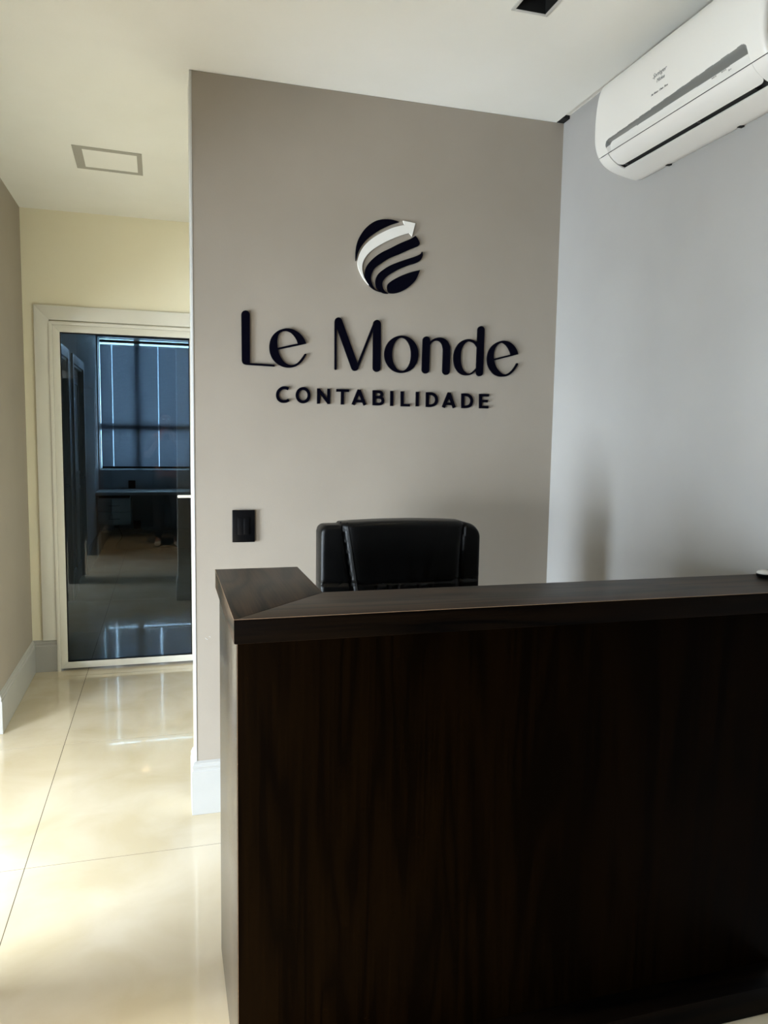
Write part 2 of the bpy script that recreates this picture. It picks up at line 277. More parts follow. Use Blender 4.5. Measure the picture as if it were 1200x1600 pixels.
GLOBE=[["stripe",[[[724.7,2176.4],[723.2,2206.0],[729.5,2246.3],[745.2,2280.2],[768.0,2309.3],[798.6,2332.0],[829.5,2342.4],[860.8,2344.9],[880.4,2343.0],[898.3,2338.5]],[[898.3,2338.5],[868.9,2327.4],[837.8,2311.9],[806.9,2292.8],[780.1,2272.4],[757.2,2248.7],[740.2,2223.7],[730.2,2199.3],[724.7,2176.4]]]],["stripe",[[[966.4,2292.0],[943.2,2277.1],[901.8,2257.1],[862.7,2235.5],[823.8,2214.0],[793.0,2189.7],[770.1,2162.4],[761.9,2136.2],[765.0,2110.8],[778.9,2087.9],[802.6,2071.1],[834.9,2063.3]],[[834.9,2063.3],[818.3,2067.4],[802.5,2076.7],[791.3,2094.3],[786.3,2116.0],[790.7,2136.5],[805.2,2157.7],[832.2,2178.1],[863.3,2198.8],[902.6,2216.7],[942.0,2236.4],[977.7,2253.0]],[[977.7,2253.0],[984.4,2261.0],[983.4,2269.4],[975.1,2283.5],[966.4,2292.0]]]],["stripe",[[[995.1,2233.3],[988.4,2223.5],[962.6,2210.3],[918.9,2194.0],[871.7,2173.7],[840.5,2154.8],[817.3,2134.7],[805.9,2110.0],[808.3,2084.4],[822.2,2068.8],[842.1,2060.5],[858.7,2060.5]],[[858.7,2060.5],[843.9,2070.2],[835.8,2082.6],[833.5,2100.9],[843.1,2118.2],[864.4,2136.3],[903.7,2159.5],[943.2,2177.3],[975.1,2189.0],[990.9,2201.4],[998.7,2216.9],[998.4,2228.0],[995.1,2233.3]]]],["stripe",[[[989.0,2161.4],[980.2,2139.1],[968.6,2117.8],[944.9,2093.8],[917.2,2075.1],[889.5,2064.7],[865.7,2063.1],[855.7,2072.9],[853.4,2087.5],[859.1,2100.8],[880.6,2117.2],[912.1,2134.2],[943.8,2147.7],[967.7,2155.7],[989.0,2161.4]]]],["arrow",[[[778.1,2087.9],[759.2,2106.7],[743.4,2131.2],[733.4,2155.9],[732.0,2177.7],[738.6,2203.6],[753.6,2230.2],[772.6,2251.8],[799.5,2274.0],[830.3,2293.0],[869.2,2312.9],[900.5,2323.7],[921.0,2329.2]],[[921.0,2329.2],[914.0,2345.0]],[[914.0,2345.0],[964.6,2339.7]],[[964.6,2339.7],[952.1,2288.9]],[[952.1,2288.9],[940.7,2300.8]],[[940.7,2300.8],[917.0,2292.1],[881.6,2277.4],[846.5,2259.8],[811.7,2238.6],[784.8,2218.2],[763.8,2194.7],[752.5,2172.0],[750.1,2149.9],[755.1,2124.7],[765.1,2105.3],[778.1,2087.9]]]]]

# ================================================================ THE SETTING
H = 2.80; XL, XR = 0.1037, 1.6057; D = 2.9613; XW = -0.8023; D2 = 5.0248; YC = 4.018; YF = 10.19
LX = -2.60; RY = -2.50; OR = 2.40            # far left wall, rear wall, office right wall
def st(o, label): return tag(o, label, kind='structure')

# floor: sub-base showing as grout, and one object per polished tile
fl = st(box('floor', LX, OR, RY, YF+.1, -0.06, -0.0007, m_grout), 'polished beige porcelain tile floor with thin dark joints')
T, TX, TY = 1.0893, -0.4804, 3.8015
fo = parent_off(fl)
tm = MB().box(0.0013, T-0.0013, 0.0013, T-0.0013, -0.0006, 0)
tme = bpy.data.meshes.new('floor_tile'); tme.from_pydata(tm.v, [], tm.f); tme.materials.append(m_tile)
for i in range(-3, 3):
    for j in range(-6, 6):
        x, y = TX+i*T, TY+j*T
        if x > OR or y > YF or x+T < LX or (x > XR and y+T < D): continue
        o = bpy.data.objects.new('floor_tile', tme); COL.objects.link(o); o.parent = fl; o.location = Vector((x, y, 0))-fo

# ceiling with openings for the recessed lights, and the shadow gap by the right wall
DL = (1.041, 1.141, 2.146, 2.246)       # dark downlight over the counter
DL2 = (-0.33, -0.22, 0.13, 0.29)        # lit twin downlight above the visitor
CX = 1.572
cb = MB()
slab_holes(cb, LX, CX, RY, YF+.1, [DL, DL2], lambda a, b, c, d: cb.box(a, b, c, d, H, H+.09))
cb.box(CX, OR, D, YF+.1, H, H+.09); cb.box(CX, XR+.1, RY, D, H+.013, H+.09)
st(cb.build('ceiling', m_ceil), 'white painted plasterboard ceiling with a shadow gap along the right wall')

def wall(name, m_, label, x0, x1, y0, y1, z0=-.01, z1=H+.02, holes=(), axis='x'):
    mb = MB()
    if axis == 'x': slab_holes(mb, x0, x1, z0, z1, list(holes), lambda a, b, c, d: mb.box(a, b, y0, y1, c, d))
    else: slab_holes(mb, y0, y1, z0, z1, list(holes), lambda a, b, c, d: mb.box(x0, x1, a, b, c, d))
    return st(mb.build(name, m_), label)
wb = wall('wall_back', m_taupe, 'taupe painted wall carrying the navy lettering behind the counter', XL, XR+.1, D, D+.15, z1=H-.001)
wall('wall_right', m_cool, 'light grey wall under the air conditioner', XR, XR+.12, RY, D, z1=H+.06)
wall('wall_left', m_taupe, 'taupe hall wall at the left edge of the view', XW-.12, XW, YC, D2)
wall('wall_hall_end', m_cream, 'cream wall around the glazed door at the end of the hall', XW-.12, .54, D2, D2+.12, holes=[(-.662, .222, -.02, 2.155)])
wall('wall_hall_right', m_cream, 'cream hall wall behind the lettered wall', .42, .54, D+.15, D2)
wall('wall_partition', m_dark, 'partition wall left of the camera, with a wide opening', XW-.12, XW, RY, 2.12, holes=[(.30, 1.78, -.02, 2.0)], axis='y')  # opening added to let foyer light reach the right wall
wall('wall_light_cut', m_grey, 'unseen header added over the foyer opening to shade the upper walls', XW-.12, XW, 2.12, YC, z0=2.0)  # out of view, put in to keep foyer light off the upper walls
wall('wall_foyer_back', m_cream, 'foyer wall left of the hall', LX, XW-.12, YC, YC+.12)
wall('wall_foyer_left', m_cream, 'foyer wall with the glazed entrance', LX-.1, LX, RY, YC+.12, axis='y', holes=[(1.05, 2.25, -.02, 2.16), (-1.2, .5, .1, 1.65)])
wall('wall_rear', m_dark, 'plain wall behind the camera', LX-.1, XR+.12, RY-.1, RY, holes=[])
OD = [(5.85, 7.12, -.02, 2.12), (7.55, 8.40, -.02, 2.12)]
wall('wall_office_left', m_office, 'office wall with two panelled doors', XW-.12, XW, D2+.12, YF+.1, axis='y', holes=OD)
WX0, WX1, WZ0, WZ1 = -.785, 1.15, 1.018, 2.668
wall('wall_office_back', m_office, 'office wall under the blind-covered window', XW, OR, YF, YF+.14, holes=[(WX0, WX1, WZ0, WZ1)])
wall('wall_office_right', m_office, 'right wall of the office', OR, OR+.1, D2, YF+.1)
wall('wall_office_front', m_office, 'office side of the wall beside the door', .54, OR, D2, D2+.12)
# white corner bead on the free end of the lettered wall
st(box('trim_1', XL-.003, XL+.005, D-.002, D+.152, .2, H-.001, m_white, bevel=.0015), 'white painted corner bead on the free end of the lettered wall')

st(box('gap_end_shade', CX+.0005, XR-.0005, D-.05, D-.0005, H-.0005, H+.0125, m_void), 'black block standing for the shade at the end of the ceiling shadow gap')  # black block in place of the shade deep in the gap
# baseboards: moulded profile, swept along straight runs with mitred outer ends
BP = [(0, .001), (.0165, .001), (.0165, .176), (.0125, .181), (.0125, .189), (.0145, .192), (.0145, .197), (.010, .203), (.010, .209), (0, .215)]
def baseboard(name, p0, p1, nrm, label, m0=0, m1=0, k=1.0):
    """runs p0->p1, nrm is the side it sticks out to; m0/m1 extend (+1) or cut back (-1) each end as a mitre"""
    p0, p1, n = Vector((*p0, 0)), Vector((*p1, 0)), Vector((*nrm, 0)); d = (p1-p0).normalized()
    mb = MB(); c = len(BP)
    v = [p0+n*u-d*(u*m0)+Vector((0, 0, z*k)) for u, z in BP]+[p1+n*u+d*(u*m1)+Vector((0, 0, z*k)) for u, z in BP]
    mb.add(v, [(i, (i+1) % c, c+(i+1) % c, c+i) for i in range(c)]+[tuple(range(c))[::-1], tuple(range(c, 2*c))])
    return st(mb.build(name, m_base), label)
baseboard('baseboard_back', (XL, D), (XR, D), (0, -1), 'white moulded baseboard under the lettered wall', 1, 0)
baseboard('baseboard_wall_end', (XL, D+.15), (XL, D), (-1, 0), 'white moulded baseboard round the end of the lettered wall', 0, 1)
baseboard('baseboard_right', (XR, RY), (XR, D-.017), (-1, 0), 'white baseboard under the grey wall')
baseboard('baseboard_left', (XW, YC), (XW, D2), (1, 0), 'white moulded baseboard of the taupe hall wall', 1, -1, .93)
baseboard('baseboard_left_return', (LX, YC), (XW, YC), (0, -1), 'white baseboard turning the corner of the hall wall', 0, 1, .93)
baseboard('baseboard_hall_end', (XW, D2), (-.650, D2), (0, -1), 'short white baseboard between the hall corner and the glazed door', -1, 0, .93)
baseboard('baseboard_hall_right', (.42, D+.15), (.42, D2), (-1, 0), 'white baseboard of the inner hall wall')
baseboard('baseboard_partition', (XW, RY), (XW, .30), (1, 0), 'white baseboard of the partition')
baseboard('baseboard_office_back', (XW, YF), (OR, YF), (0, -1), 'white baseboard under the office desk', 0, 0, 1.15)
baseboard('baseboard_office_left', (XW, 8.50), (XW, YF), (1, 0), 'white baseboard beside the far office door', 0, 0, 1.15)
baseboard('baseboard_office_left_middle', (XW, 7.24), (XW, 7.45), (1, 0), 'short white baseboard between the office doors', 0, 0, 1.15)

# ---------------------------------------------------------------- door_1: glazed aluminium door
d1 = empty('door_1', (-.22, D2, 0), 'cream framed door with a smoked glass pane at the end of the hall', kind='structure')
def frame_members(parent, name, x0, x1, z0, z1, w_, y0, y1, m_, bottom=True, bev=.002):
    """four mitred members around a rectangle"""
    def quadprism(nm, q):
        mb = MB().prism(q, y0, y1, lambda u, v_, t: (u, t, v_)); return mb.build(nm, m_, parent, bevel=bev)
    zb = z0+(w_ if bottom else 0)
    quadprism(name, [(x0, z0), (x0+w_, zb), (x0+w_, z1-w_), (x0, z1)])
    quadprism(name, [(x1, z0), (x1, z1), (x1-w_, z1-w_), (x1-w_, zb)])
    quadprism(name, [(x0, z1), (x0+w_, z1-w_), (x1-w_, z1-w_), (x1, z1)])
    if bottom: quadprism(name, [(x0, z0), (x1, z0), (x1-w_, z0+w_), (x0+w_, z0+w_)])
frame_members(d1, 'casing', -.741, .301, .199, 2.245, .085, D2-.016, D2, m_alu, bottom=False)
frame_members(d1, 'jamb', -.660, .220, .0, 2.153, .020, D2-.022, D2+.1, m_alu, bottom=False, bev=.0015)
frame_members(d1, 'door_stile', -.6395, .1995, .014, 2.132, .042, D2-.018, D2+.018, m_alu)
gl = box('glass_pane', -.5985, .1585, D2-.003, D2+.003, .055, 2.091, m_tint, d1)
gk = MB()
for a, b, c, d in [(-.5980, -.5925, .056, 2.09), (.1525, .158, .056, 2.09)]: gk.box(a, b, D2-.0175, D2-.003, c, d)
for c, d in [(.056, .0615), (2.0845, 2.09)]: gk.box(-.598, .158, D2-.0175, D2-.003, c, d)
gk.build('rubber_gasket', m_black, d1)
lh = MB().tube([(.181, D2-.018, 1.10), (.181, D2-.062, 1.10)], .009, 12)
lh.box(.075, .192, D2-.072, D2-.060, 1.089, 1.107)
lh.build('lever_handle', m_alu, d1, bevel=.002)
box('lock_plate', .166, .196, D2-.022, D2-.018, 1.0, 1.15, m_alu, d1, bevel=.001)

# ---------------------------------------------------------------- office doors in the left wall
def panel_door(name, y0, y1, label, hy):
    e = empty(name, (XW-.05, (y0+y1)/2, 0), label, kind='structure')
    x = XW-.035
    box('door_leaf', x-.035, x, y0+.022, y1-.022, .008, 2.095, m_white, e, bevel=.002)
    for z0, z1 in ((.16, .95), (1.07, 1.98)):
        mb = MB()
        for a, b, c, d in ((y0+.12, y0+.15, z0, z1), (y1-.15, y1-.12, z0, z1), (y0+.12, y1-.12, z0, z0+.03), (y0+.12, y1-.12, z1-.03, z1)):
            mb.box(x-.001, x+.010, a, b, c, d)
        mb.build('panel_moulding', m_white, e, bevel=.003)
    for a, b in ((y0, y0+.022), (y1-.022, y1)): box('jamb', XW-.12, XW, a, b, 0, 2.118, m_white, e)
    box('jamb', XW-.12, XW, y0+.022, y1-.022, 2.096, 2.118, m_white, e)
    for a, b in ((y0-.085, y0+.004), (y1-.004, y1+.085)): box('casing', XW, XW+.016, a, b, 0, 2.20, m_white, e, bevel=.003)
    box('casing', XW, XW+.016, y0+.004, y1-.004, 2.116, 2.20, m_white, e, bevel=.003)
    mb = MB().tube([(x, hy, 1.03), (x+.05, hy, 1.03), (x+.052, hy-.09, 1.03)], .009, 10); mb.box(x-.001, x+.006, hy-.022, hy+.022, .95, 1.11)
    mb.build('lever_handle', m_chrome, e)
panel_door('door_2', 5.85, 7.12, 'wide white panelled door nearest on the office left wall', 6.98)
panel_door('door_3', 7.55, 8.40, 'white panelled door farther along the office left wall', 8.29)

# ---------------------------------------------------------------- window_1 with glazing
w1 = empty('window_1', ((WX0+WX1)/2, YF+.08, WZ0), 'office window behind the grey blind', kind='structure')
def wbar(x0, x1, z0, z1): box('window_frame', x0, x1, YF+.085, YF+.125, z0, z1, m_alu, w1, bevel=.002)
wbar(WX0, WX0+.012, WZ0, WZ1); wbar(WX1-.05, WX1, WZ0, WZ1); wbar(WX0+.012, WX1-.05, WZ0, WZ0+.02); wbar(WX0+.012, WX1-.05, WZ1-.012, WZ1)
wbar(-.36, -.29, WZ0+.02, WZ1-.012); wbar(.37, .44, WZ0+.02, WZ1-.012)
wbar(WX0+.012, -.36, 1.52, 1.60); wbar(-.29, .37, 1.52, 1.60); wbar(.44, WX1-.05, 1.52, 1.60)
box('glass_pane', WX0+.012, WX1-.05, YF+.10, YF+.104, WZ0+.02, WZ1-.012, m_clear, w1)
# window added for the fill light, and the glazed entrance, out of view
for nm, lab, (x0, x1, y0, y1, z0, z1) in (('fill_window', 'low window added for the fill light in the far left foyer wall', (LX-.07, LX-.03, -1.2, .5, .1, 1.65)),
                                          ('door_4', 'glazed entrance door in the far left foyer wall', (LX-.07, LX-.03, 1.05, 2.25, .0, 2.16))):
    e = empty(nm, ((x0+x1)/2, (y0+y1)/2, z0), lab, kind='structure')
    if True:
        for a, b, c, d in ((y0, y0+.06, z0, z1), (y1-.06, y1, z0, z1), (y0+.06, y1-.06, z0, z0+.06), (y0+.06, y1-.06, z1-.06, z1)):
            box('frame', x0, x1, a, b, c, d, m_alu, e, bevel=.002)
        box('glass_pane', (x0+x1)/2-.003, (x0+x1)/2+.003, y0+.06, y1-.06, z0+.06, z1-.06, m_clear, e)

# ================================================================ RECEPTION COUNTER
SX0, SY0, SZ, ST, SW, SL = .1291, 1.5137, 1.1291, .0512, .2270, .585
PX, PY0, PY1 = .1416, 1.583, 2.125
cn = empty('reception_counter', (.85, 1.75, 0), 'dark walnut reception counter with a thick L-shaped mitred ledge', 'counter')
mitre = [(SX0, SY0), (SX0+SW, SY0+SW)]
mb = MB().prism([(SX0+.0006, SY0), (XR-.001, SY0), (XR-.001, SY0+SW), (SX0+SW+.0006, SY0+SW)], SZ-ST, SZ, lambda u, v_, t: (u, v_, t))
s1 = mb.build('ledge_slab', m_wood_x, cn, bevel=.0012); s1['label'] = 'long front ledge with lengthwise grain'
mb = MB().prism([(SX0, SY0+.0006), (SX0+SW, SY0+SW+.0006), (SX0+SW, SY0+SL), (SX0, SY0+SL)], SZ-ST, SZ, lambda u, v_, t: (u, v_, t))
s2 = mb.build('ledge_slab', m_wood_y, cn, bevel=.0012); s2['label'] = 'short side ledge with crosswise grain'
for o_ in (s1, s2):      # front and back faces take a darker copy of the walnut
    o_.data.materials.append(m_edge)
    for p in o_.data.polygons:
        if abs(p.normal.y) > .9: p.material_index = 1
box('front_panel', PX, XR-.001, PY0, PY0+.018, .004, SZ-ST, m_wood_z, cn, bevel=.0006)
box('side_panel', PX, PX+.018, PY0+.0185, PY1, .002, SZ-ST, m_wood_side, cn, bevel=.0006)
box('edge_strip', PX-.0006, PX+.0004, PY0-.0004, PY0+.0006, .004, SZ-ST-.001, m_glue, cn)
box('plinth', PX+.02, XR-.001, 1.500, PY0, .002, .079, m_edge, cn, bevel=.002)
box('work_surface', PX+.018, XR-.001, PY0+.018, PY0+.30, .715, .74, m_wood_x, cn, bevel=.001)

el = box('edge_line', SX0-.0004, XR-.001, SY0-.0006, SY0+.0006, SZ-.0010, SZ+.0003, m_glue, cn); el['label'] = 'thin beige line along the ledge edges'
box('edge_line', SX0-.0006, SX0+.0006, SY0+.0006, SY0+SL, SZ-.0010, SZ+.0003, m_glue, cn)
# small pale-capped black dish at the right end of the ledge
dsh = empty('small_dish', (1.581, 1.690, SZ), 'tiny black dish with a pale rounded cap at the right end of the counter ledge', 'dish')
MB().lathe([(0, 0), (.015, 0), (.019, .004), (.021, .009), (.019, .011), (0, .011)], (1.581, 1.690, SZ), 28).build('bowl', m_black, dsh, smooth=True)
MB().lathe([(.019, .0112), (.0195, .014), (.016, .018), (.009, .0205), (0, .021)], (1.581, 1.690, SZ), 28).build('cap', m_plastic, dsh, smooth=True)

# ================================================================ LETTERING AND EMBLEM
YL0, YL1 = D-.009, D-.001
YO = [0.0]
def ribbon(mb, pts, wd, rnd):
    P = [Vector(p) for p in pts]; closed = (P[0]-P[-1]).length < 1e-3; n = len(P)
    if closed: P = P[:-1]; n -= 1
    r = wd/2
    if n == 2 and rnd:
        d = (P[1]-P[0]).normalized(); a0 = math.atan2(d.y, d.x)
        poly = [(P[1].x+r*math.cos(a0-math.pi/2+math.pi*k/14), P[1].y+r*math.sin(a0-math.pi/2+math.pi*k/14)) for k in range(15)]
        poly += [(P[0].x+r*math.cos(a0+math.pi/2+math.pi*k/14), P[0].y+r*math.sin(a0+math.pi/2+math.pi*k/14)) for k in range(15)]
        return face(mb, poly)
    Lf, Rt = [], []
    for i, p in enumerate(P):
        a = P[(i-1) % n] if (closed or i > 0) else p; b = P[(i+1) % n] if (closed or i < n-1) else p
        d1_ = (p-a).normalized() if (p-a).length > 0 else (b-p).normalized(); d2_ = (b-p).normalized() if (b-p).length > 0 else d1_
        t = (d1_+d2_).normalized(); nn = Vector((-t.y, t.x)); k = 1/max(.5, nn.dot(Vector((-d1_.y, d1_.x))))
        Lf.append(tuple(p+nn*r*k)); Rt.append(tuple(p-nn*r*k))
    strip(mb, Lf, Rt, closed)
def face(mb, poly):
    tri = tessellate_polygon([[Vector((x, y, 0)) for x, y in poly]]); n = len(poly)
    v = [(x/1000, YL0+YO[0], z/1000) for x, z in poly]+[(x/1000, YL1, z/1000) for x, z in poly]
    f = [tuple(t) for t in tri]+[tuple(i+n for i in t[::-1]) for t in tri]+[(i, (i+1) % n, n+(i+1) % n, n+i) for i in range(n)]
    mb.add(v, f)
def strip(mb, A, B, closed=False):
    n = len(A); v = [(x/1000, y, z/1000) for y in (YL0+YO[0], YL1) for x, z in (*A, *B)]; f = []
    for i in range(n if closed else n-1):
        j = (i+1) % n
        f += [(i, j, n+j, n+i), (2*n+i, 2*n+n+i, 2*n+n+j, 2*n+j), (i, 2*n+i, 2*n+j, j), (n+i, n+j, 3*n+j, 3*n+i)]
    if not closed: f += [(0, n, 3*n, 2*n), (n-1, 3*n-1, 4*n-1, 2*n-1)]
    mb.add(v, f)
WHERE = ['large navy capital L beginning the first word', 'large navy e ending the short first word, just right of the big L',
         'large navy capital M beginning the second big word', 'large navy o right of the big M', 'large navy n between the o and the d',
         'large navy d with a tall stem, near the right end', 'large navy e at the far right end of the big lettering',
         'small black capital C at the left end of the lower line', 'small black capital O right of the C in the lower line', 'small black capital N in the lower line',
         'small black capital T in the lower line', 'small black capital A left of the B in the lower line', 'small black capital B in the lower line',
         'small black capital I between B and L in the lower line', 'small black capital L in the lower line', 'small black capital I between L and D in the lower line',
         'small black capital D left of the second A in the lower line', 'small black capital A between the two Ds in the lower line',
         'small black capital D left of the final E in the lower line', 'small black capital E at the right end of the lower line']
for k, (ch, items) in enumerate(LETTERS):
    mb = MB()
    for q_i, it in enumerate(items):
        YO[0] = .0002*q_i
        if it[0] == 'P': face(mb, it[1])
        elif it[0] == 'S': strip(mb, resample(catmull(it[1]), 90), resample(catmull(it[2]), 90))
        elif it[0] == 'R': strip(mb, resample(catmull(it[1], 4, True), 96, True), resample(catmull(it[2], 4, True), 96, True), True)
        elif it[0] == 'C': ribbon(mb, it[1] if len(it[1]) < 5 else (catmull(it[1], 4)), it[2], it[3])
    tag(mb.build('sign_letter', m_navy), WHERE[k], 'letter', 'large letters on the wall' if k < 7 else 'small letters on the wall')
em = empty('globe_emblem', (.865, D, 2.062), 'round navy striped globe emblem with a pale arrow above the big lettering', 'emblem')
YO[0] = 0.0
for nm, curves in GLOBE:
    poly = []
    for c in curves: poly += (catmull(c, 5) if len(c) > 2 else [tuple(c[0]), tuple(c[1])])[:-1]
    mb = MB(); face(mb, poly)
    o = mb.build(nm, m_acryl if nm == 'arrow' else m_navy, em)
    if nm == 'arrow': o['label'] = 'pale curved arrow pointing up right'

# light switch plate
sw = empty('switch_plate', (.290, D, 1.08), 'black rectangular switch plate on the lettered wall left of the chair', 'switch')
box('cover', .247, .333, D-.011, D-.0005, 1.081, 1.206, m_black, sw, bevel=.002)
box('module', .268, .313, D-.0125, D-.0105, 1.110, 1.177, m_black, sw, bevel=.0008)
box('rocker', .2905, .3115, D-.0145, D-.012, 1.113, 1.174, m_black, sw, bevel=.0008)

# ================================================================ AIR CONDITIONER
Y0, Y1 = 1.635, 2.402
PR = [(1.6045, 2.697), (1.56, 2.697), (1.47, 2.697), (1.446, 2.690), (1.433, 2.672), (1.424, 2.640), (1.418, 2.590), (1.4165, 2.540), (1.4185, 2.500), (1.4255, 2.472),
      (1.4365, 2.451), (1.452, 2.434), (1.476, 2.419), (1.508, 2.4085), (1.550, 2.4005), (1.585, 2.397), (1.6045, 2.401)]
pf = resample(catmull(PR, 12), 420)
cum = [0]
for a, b in zip(pf, pf[1:]): cum.append(cum[-1]+math.dist(a, b))
TOT = cum[-1]
def prof(s):
    s = max(0, min(TOT, s)); i = min(len(pf)-2, int(s/TOT*(len(pf)-1))); f = s/TOT*(len(pf)-1)-i
    a, b = Vector(pf[i]), Vector(pf[i+1]); p = a.lerp(b, f); t = (b-a).normalized(); return p, Vector((t.y, -t.x))   # t.y,-t.x points inward
def s_of(x=None, z=None, lo=0, hi=1e9):
    best = None
    for c, (px, pz) in zip(cum, pf):
        if lo <= c <= hi:
            e_ = abs(px-x) if x is not None else abs(pz-z)
            if best is None or e_ < best[0]: best = (e_, c)
    return best[1]
S_SEAM = s_of(z=2.451, lo=.2); S_SLIT0 = s_of(x=1.4865, lo=S_SEAM); S_SLIT1 = s_of(x=1.503, lo=S_SEAM)
p_, n_ = prof(S_SEAM-.1)
if n_.x < 0: INW = -1
else: INW = 1
ac = empty('air_conditioner', (1.51, (Y0+Y1)/2, 2.397), 'white split air conditioner high on the grey wall below the ceiling', 'air conditioner')
def end_round(y, r=.014, dep=.010):
    t = min(y-Y0, Y1-y)
    return 0 if t > r else dep*(1-math.sqrt(max(0, 1-((r-t)/r)**2)))
def shell(name, s0f, s1f, ys, ns, off, m_, th=.004, base=0.0, smap=None):
    """sheet following the casing profile; off(s,y) pushes it inward; th gives it thickness"""
    n = ns+1; v = []; f = []
    for layer in (0, 1):
        for y in ys:
            a, b = s0f(y), s1f(y)
            for k in range(n):
                s = smap(y, k) if smap else a+(b-a)*k/ns; p, nn = prof(s); q = p+nn*INW*(off(s, y)+base+layer*th); v.append((q.x, y, q.y))
    ny = len(ys); o2 = n*ny
    for j in range(ny-1):
        for k in range(ns):
            a, b, c, d = j*n+k, j*n+k+1, (j+1)*n+k+1, (j+1)*n+k; f += [(a, b, c, d), (o2+a, o2+d, o2+c, o2+b)]
    for k in range(ns): f += [(k, o2+k, o2+k+1, k+1), ((ny-1)*n+k, (ny-1)*n+k+1, o2+(ny-1)*n+k+1, o2+(ny-1)*n+k)]
    for j in range(ny-1): f += [(j*n, (j+1)*n, o2+(j+1)*n, o2+j*n), (j*n+ns, o2+j*n+ns, o2+(j+1)*n+ns, (j+1)*n+ns)]
    return MB().add(v, f).build(name, m_, ac, smooth=True)
def lin_(a, b, n): return [a+(b-a)*i/n for i in range(n+1)]
FY0, FY1 = 1.690, 2.338           # the scooped part and the flap
# inner casing (closed), slightly inside the shells
core = [(prof(TOT*k/60)[0]+prof(TOT*k/60)[1]*INW*.026) for k in range(61)]
core = [(1.6045, 2.69)]+[(min(p.x, 1.6045), p.y) for p in core[3:-2]]+[(1.6045, 2.41)]
MB().prism(core, Y0+.006, Y1-.006, lambda u, v_, t: (u, t, v_)).build('casing', m_plastic2, ac)
# end caps: full profile, thin plates; right one tinted for bounced light
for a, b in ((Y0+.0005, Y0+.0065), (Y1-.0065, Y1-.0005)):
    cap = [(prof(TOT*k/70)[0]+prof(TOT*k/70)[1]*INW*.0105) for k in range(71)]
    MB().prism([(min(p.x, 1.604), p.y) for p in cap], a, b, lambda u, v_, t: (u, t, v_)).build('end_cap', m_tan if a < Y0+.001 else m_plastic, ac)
def sst(e0, e1, x):
    t = max(0, min(1, (x-e0)/(e1-e0))); return t*t*(3-2*t)
def scoop(s, y):
    u = (FY1-y)/(FY1-FY0)
    ztop = 2.4885+.0145*u; wdt = .0085+.020*u
    st_ = S_SEAM-(ztop-2.451)*1.06
    # rounded upper corners
    r = .020
    dy = min(y-FY0, FY1-y)
    if dy < 0: return 0
    if dy < r: st_ += r-math.sqrt(max(0, r*r-(r-dy)**2))
    side = sst(0, .005, dy)
    d = sst(0, wdt, s-st_)
    depth = .018*(1-.75*sst(.012, .050, s-st_-wdt*.6))
    return depth*d*side
ys = sorted(set([round(y, 5) for y in lin_(Y0, Y0+.016, 8)+lin_(Y0+.016, FY0-.004, 8)+lin_(FY0-.004, FY0+.024, 24)+lin_(FY0+.024, FY1-.024, 60)+lin_(FY1-.024, FY1+.004, 24)+lin_(FY1+.004, Y1-.016, 8)+lin_(Y1-.016, Y1, 8)]))
fo_ = lambda s, y: max(end_round(y), scoop(s, y))
def step_line(y):                       # where the step of the scoop starts, and its width
    u = max(0, min(1, (FY1-y)/(FY1-FY0))); st_ = S_SEAM-(.0375+.0145*u)*1.06; r = .020; dy = max(0, min(y-FY0, FY1-y))
    if dy < r: st_ += r-math.sqrt(max(0, r*r-(r-dy)**2))
    return st_, .0085+.020*u
NA, NB, NC = 22, 22, 30
def smap_(y, k):
    st_, w_ = step_line(y); e0 = S_SEAM-.085; e1 = S_SEAM-.0012; w_ = min(w_, (e1-st_)*.75)
    if k <= NA: return e0+(st_-e0)*k/NA
    if k <= NA+NB: return st_+w_*(k-NA)/NB
    return st_+w_+(e1-st_-w_)*(k-NA-NB)/NC
shell('front_panel', lambda y: .005, lambda y: S_SEAM-.085, ys, 40, lambda s, y: end_round(y), m_plastic)
shell('front_panel', lambda y: 0, lambda y: 0, ys, NA+NB+NC, fo_, m_plastic, smap=smap_)
# join the two sheets of the front panel into one part
fps = [o for o in ac.children if o.name.startswith('front_panel')]
bm = bmesh.new()
for o in fps: bm.from_mesh(o.data)
fpo = parent_off(ac)
for f_ in bm.faces:                     # silver grey inlay on the step of the scooped recess
    c = f_.calc_center_median()+fpo
    if FY0+.002 < c.y < FY1-.001 and c.x < 1.47 and 2.40 < c.z < 2.53:
        st_, w_ = step_line(c.y); s_ = min(((px-c.x)**2+(pz-c.z)**2, q) for q, (px, pz) in zip(cum, pf))[1]
        if st_+.0006 < s_ < st_+w_*.93 and s_ < S_SEAM-.006: f_.material_index = 1
me = bpy.data.meshes.new('front_panel'); bm.to_mesh(me); bm.free(); me.materials.append(m_plastic); me.materials.append(m_silver)
for p in me.polygons: p.use_smooth = True
try: me.set_sharp_from_angle(angle=.9)
except Exception: pass
for o in fps: bpy.data.objects.remove(o)
fp = bpy.data.objects.new('front_panel', me); COL.objects.link(fp); fp.parent = ac
